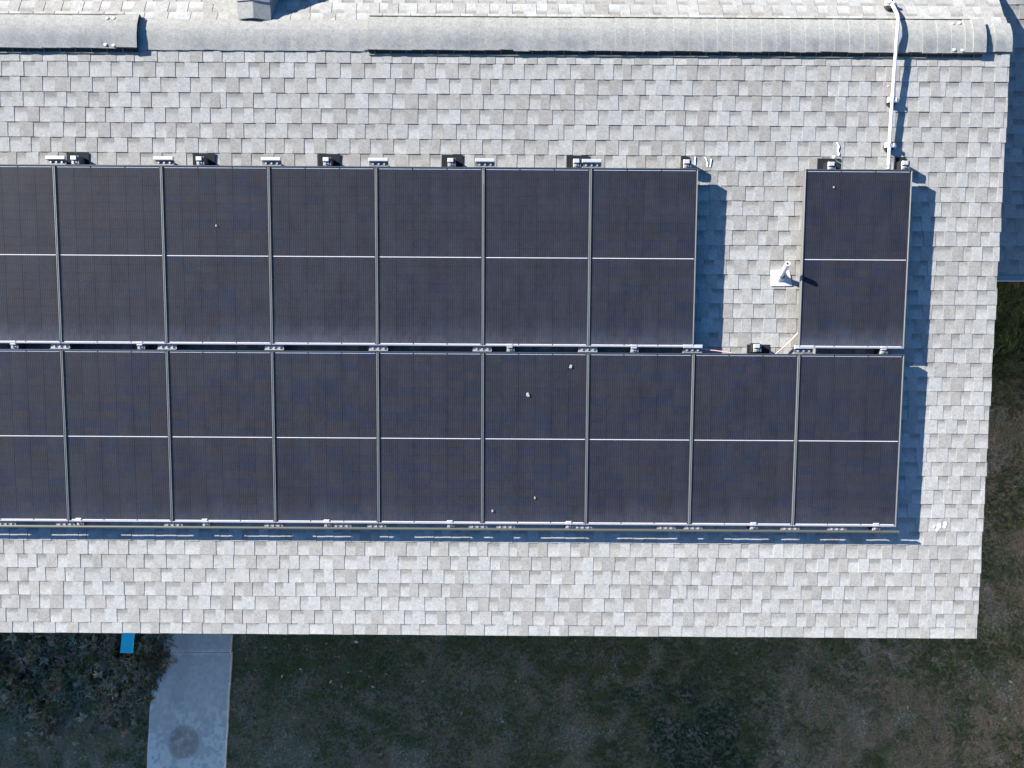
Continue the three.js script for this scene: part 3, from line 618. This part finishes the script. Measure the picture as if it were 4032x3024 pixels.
{
  const list = [];
  const inPath = (x, z) => x > -1.16 && x < 0.06;
  const add = (x0, x1, z0, z1, n) => {
    for (let i = 0; i < n; i++) {
      const x = rr(x0, x1), z = rr(z0, z1); if (inPath(x, z)) continue; if (x < WALLX + 0.2 && z < 5.5) continue;
      const g = green(x, z), dry = rnd() > g;
      const pale = patchB(z / 21 + 0.2, x / 21), wx = (patchB(x / 16, z / 16 + 0.3) - 0.5) * 1.1 + (patchC(x / 30, z / 30) - 0.5) * 0.5, lush = Math.exp(-(Math.pow((x - 7.55 + wx) / 1.0, 2) + Math.pow((z - 8.3 + wx * 0.8) / 0.85, 2)));
      const k = rr(0.5, 1.5) * (1 - 0.6 * Math.min(1, lush * 1.3)), c = dry ? mul(pale > 0.6 ? (rnd() < 0.5 ? [0.64, 0.56, 0.45] : [0.68, 0.57, 0.42]) : (rnd() < 0.5 ? [0.66, 0.47, 0.28] : [0.56, 0.42, 0.27]), k) : mul(rnd() < lush * 1.9 - 0.3 ? [0.095, 0.19, 0.068] : rnd() < 0.6 ? [0.18, 0.205, 0.05] : [0.25, 0.24, 0.08], k);
      list.push({ x, y: 0, z, ry: rnd() * 6.283, s: (dry ? 0.75 : 1) * rr(0.7, 1.2), c });
    }
  };
  add(-4.2, 13.6, 5.9, 9.4, 120000); add(9.3, 14.2, 0.6, 5.9, 50000);
  scatter('grass', bladeTuft(8, 0.034, 0.0024, 0.024), leafMat, list, 'short patchy lawn, green and dry brown, in the shade of the house', 'grass');
  const tall = [];
  for (let i = 0; i < 900; i++) { const x = rr(11.6, 14.2), z = rr(0.75, 2.9), d = rr(0, 1); if (z > 2.1 && rnd() < 0.6) continue; tall.push({ x, y: 0, z, ry: rnd() * 6.283, s: rr(0.6, 1.3) * (z > 2.2 ? 0.6 : 1), c: mul(d < 0.75 ? [0.1, 0.13, 0.035] : [0.26, 0.2, 0.1], rr(0.7, 1.3)) }); }
  scatter('tall_grass', bladeTuft(10, 0.55, 0.005, 0.09), leafMat, tall, 'long dark grass blades beside the lower roof\'s gutter', 'tall grass');
}
{ // leafy ground cover along the wall, left of the path
  const B = new Builder();
  for (let i = 0; i < 15; i++) {
    const a = i * 2.4 + rr(-0.3, 0.3), l = rr(0.045, 0.085), up = rr(0.15, 1.0), dx = Math.cos(a), dz = Math.sin(a), w = rr(0.007, 0.011), k = rr(0.75, 1.25), c = [k, k, k * rr(0.9, 1.05)];
    const m = [dx * l * 0.5, l * 0.5 * up + 0.006, dz * l * 0.5], t = [dx * l, l * up * 0.8, dz * l];
    B.tri([0, 0, 0], [m[0] - dz * w, m[1], m[2] + dx * w], [m[0], m[1] - 0.004, m[2]], c); B.tri([0, 0, 0], [m[0], m[1] - 0.004, m[2]], [m[0] + dz * w, m[1], m[2] - dx * w], mul(c, 0.9));
    B.tri([m[0], m[1] - 0.004, m[2]], [m[0] - dz * w, m[1], m[2] + dx * w], t, c); B.tri([m[0], m[1] - 0.004, m[2]], t, [m[0] + dz * w, m[1], m[2] - dx * w], mul(c, 0.9));
  }
  const list = [], edge = lattice(17, 909);
  for (let i = 0; i < 10000; i++) {
    const x = rr(-4.4, -0.72), z = rr(5.7, 8.3);
    const lim = 7.85 + (edge(x * 0.13, 0.4) - 0.5) * 0.7, limx = -1.0 - 0.35 * THREE.MathUtils.smoothstep(z, 7.1, 7.8) + (edge(0.3, z * 0.21) - 0.5) * 0.35;
    if (z > lim || x > limx) { if (rnd() > 0.03 || x > limx + 0.12) continue; }
    const hump = 0.14 + 0.3 * edge(x * 0.16, z * 0.16) + 0.16 * (edge(x * 0.42, z * 0.42) - 0.5), fall = Math.min(1, Math.max(0.15, (lim - z) * 2.2, 0)) * Math.min(1, Math.max(0.3, (limx - x) * 4));
    let y = Math.max(0.03, hump * fall * Math.pow(rnd(), 0.6)); if (Math.abs(x + 1.452) < 0.2 && z > 6.1 && z < 7.0) y *= 0.6;
    const d = rnd(), c = d < 0.5 ? [0.2, 0.18, 0.09] : d < 0.76 ? [0.4, 0.33, 0.22] : d < 0.9 ? [0.38, 0.24, 0.15] : [0.15, 0.16, 0.03];
    list.push({ x, y, z, ry: rnd() * 6.283, rx: rr(-0.5, 0.5), rz: rr(-0.5, 0.5), s: rr(0.55, 1.45), c: mul(c, rr(0.6, 1.35)) });
  }
  scatter('ground_cover', B.geo(), leafMat, list, 'grey green leafy ground cover left of the concrete path', 'ground cover');
}
{ // fallen leaves
  const B = new Builder();
  B.tri([0, 0.004, -0.03], [-0.017, 0.012, 0], [0.0, 0.002, 0.034], [1, 1, 1]); B.tri([0, 0.004, -0.03], [0, 0.002, 0.034], [0.019, 0.014, 0.004], [0.9, 0.9, 0.9]);
  const list = [];
  for (let i = 0; i < 90; i++) { const near = i < 34, x = near ? rr(0.2, 3.2) : rr(-3.4, 12.5), z = near ? rr(6.6, 7.5) : rr(6.6, 8.7); if (x > -1.2 && x < 0.08 && rnd() < 0.8) continue; list.push({ x, y: 0.05 + rr(0, 0.02), z, ry: rnd() * 6.283, rx: rr(-0.3, 0.3), s: rr(0.6, 1.25), c: mul(pick([[0.55, 0.28, 0.15], [0.4, 0.2, 0.12], [0.75, 0.58, 0.4], [0.3, 0.14, 0.08]]), rr(0.7, 1.2)) }); }
  scatter('fallen_leaves', B.geo(), leafMat, list, 'small brown leaves scattered over the lawn', 'leaves');
}
{ // blue box
  const t = thing('blue_box', 'bright blue plastic box under the eave among leafy ground cover', 'box', [-1.452, 0.30, 6.575]);
  part('body', bevelBox(-0.07, 0.07, 0, 0.05, -0.27, 0.28, 0.004), std({ color: rgb(0.01, 0.12, 0.42), roughness: 0.5 }), t);
  part('lid', bevelBox(-0.096, 0.096, 0.05, 0.075, -0.31, 0.31, 0.006), M.blue, t);
  part('rim', boxGeo(-0.094, 0.094, 0.045, 0.069, 0.31, 0.318), std({ color: rgb(0.3, 0.7, 0.85), roughness: 0.4 }), t);
}
renderer.render(scene, camera);
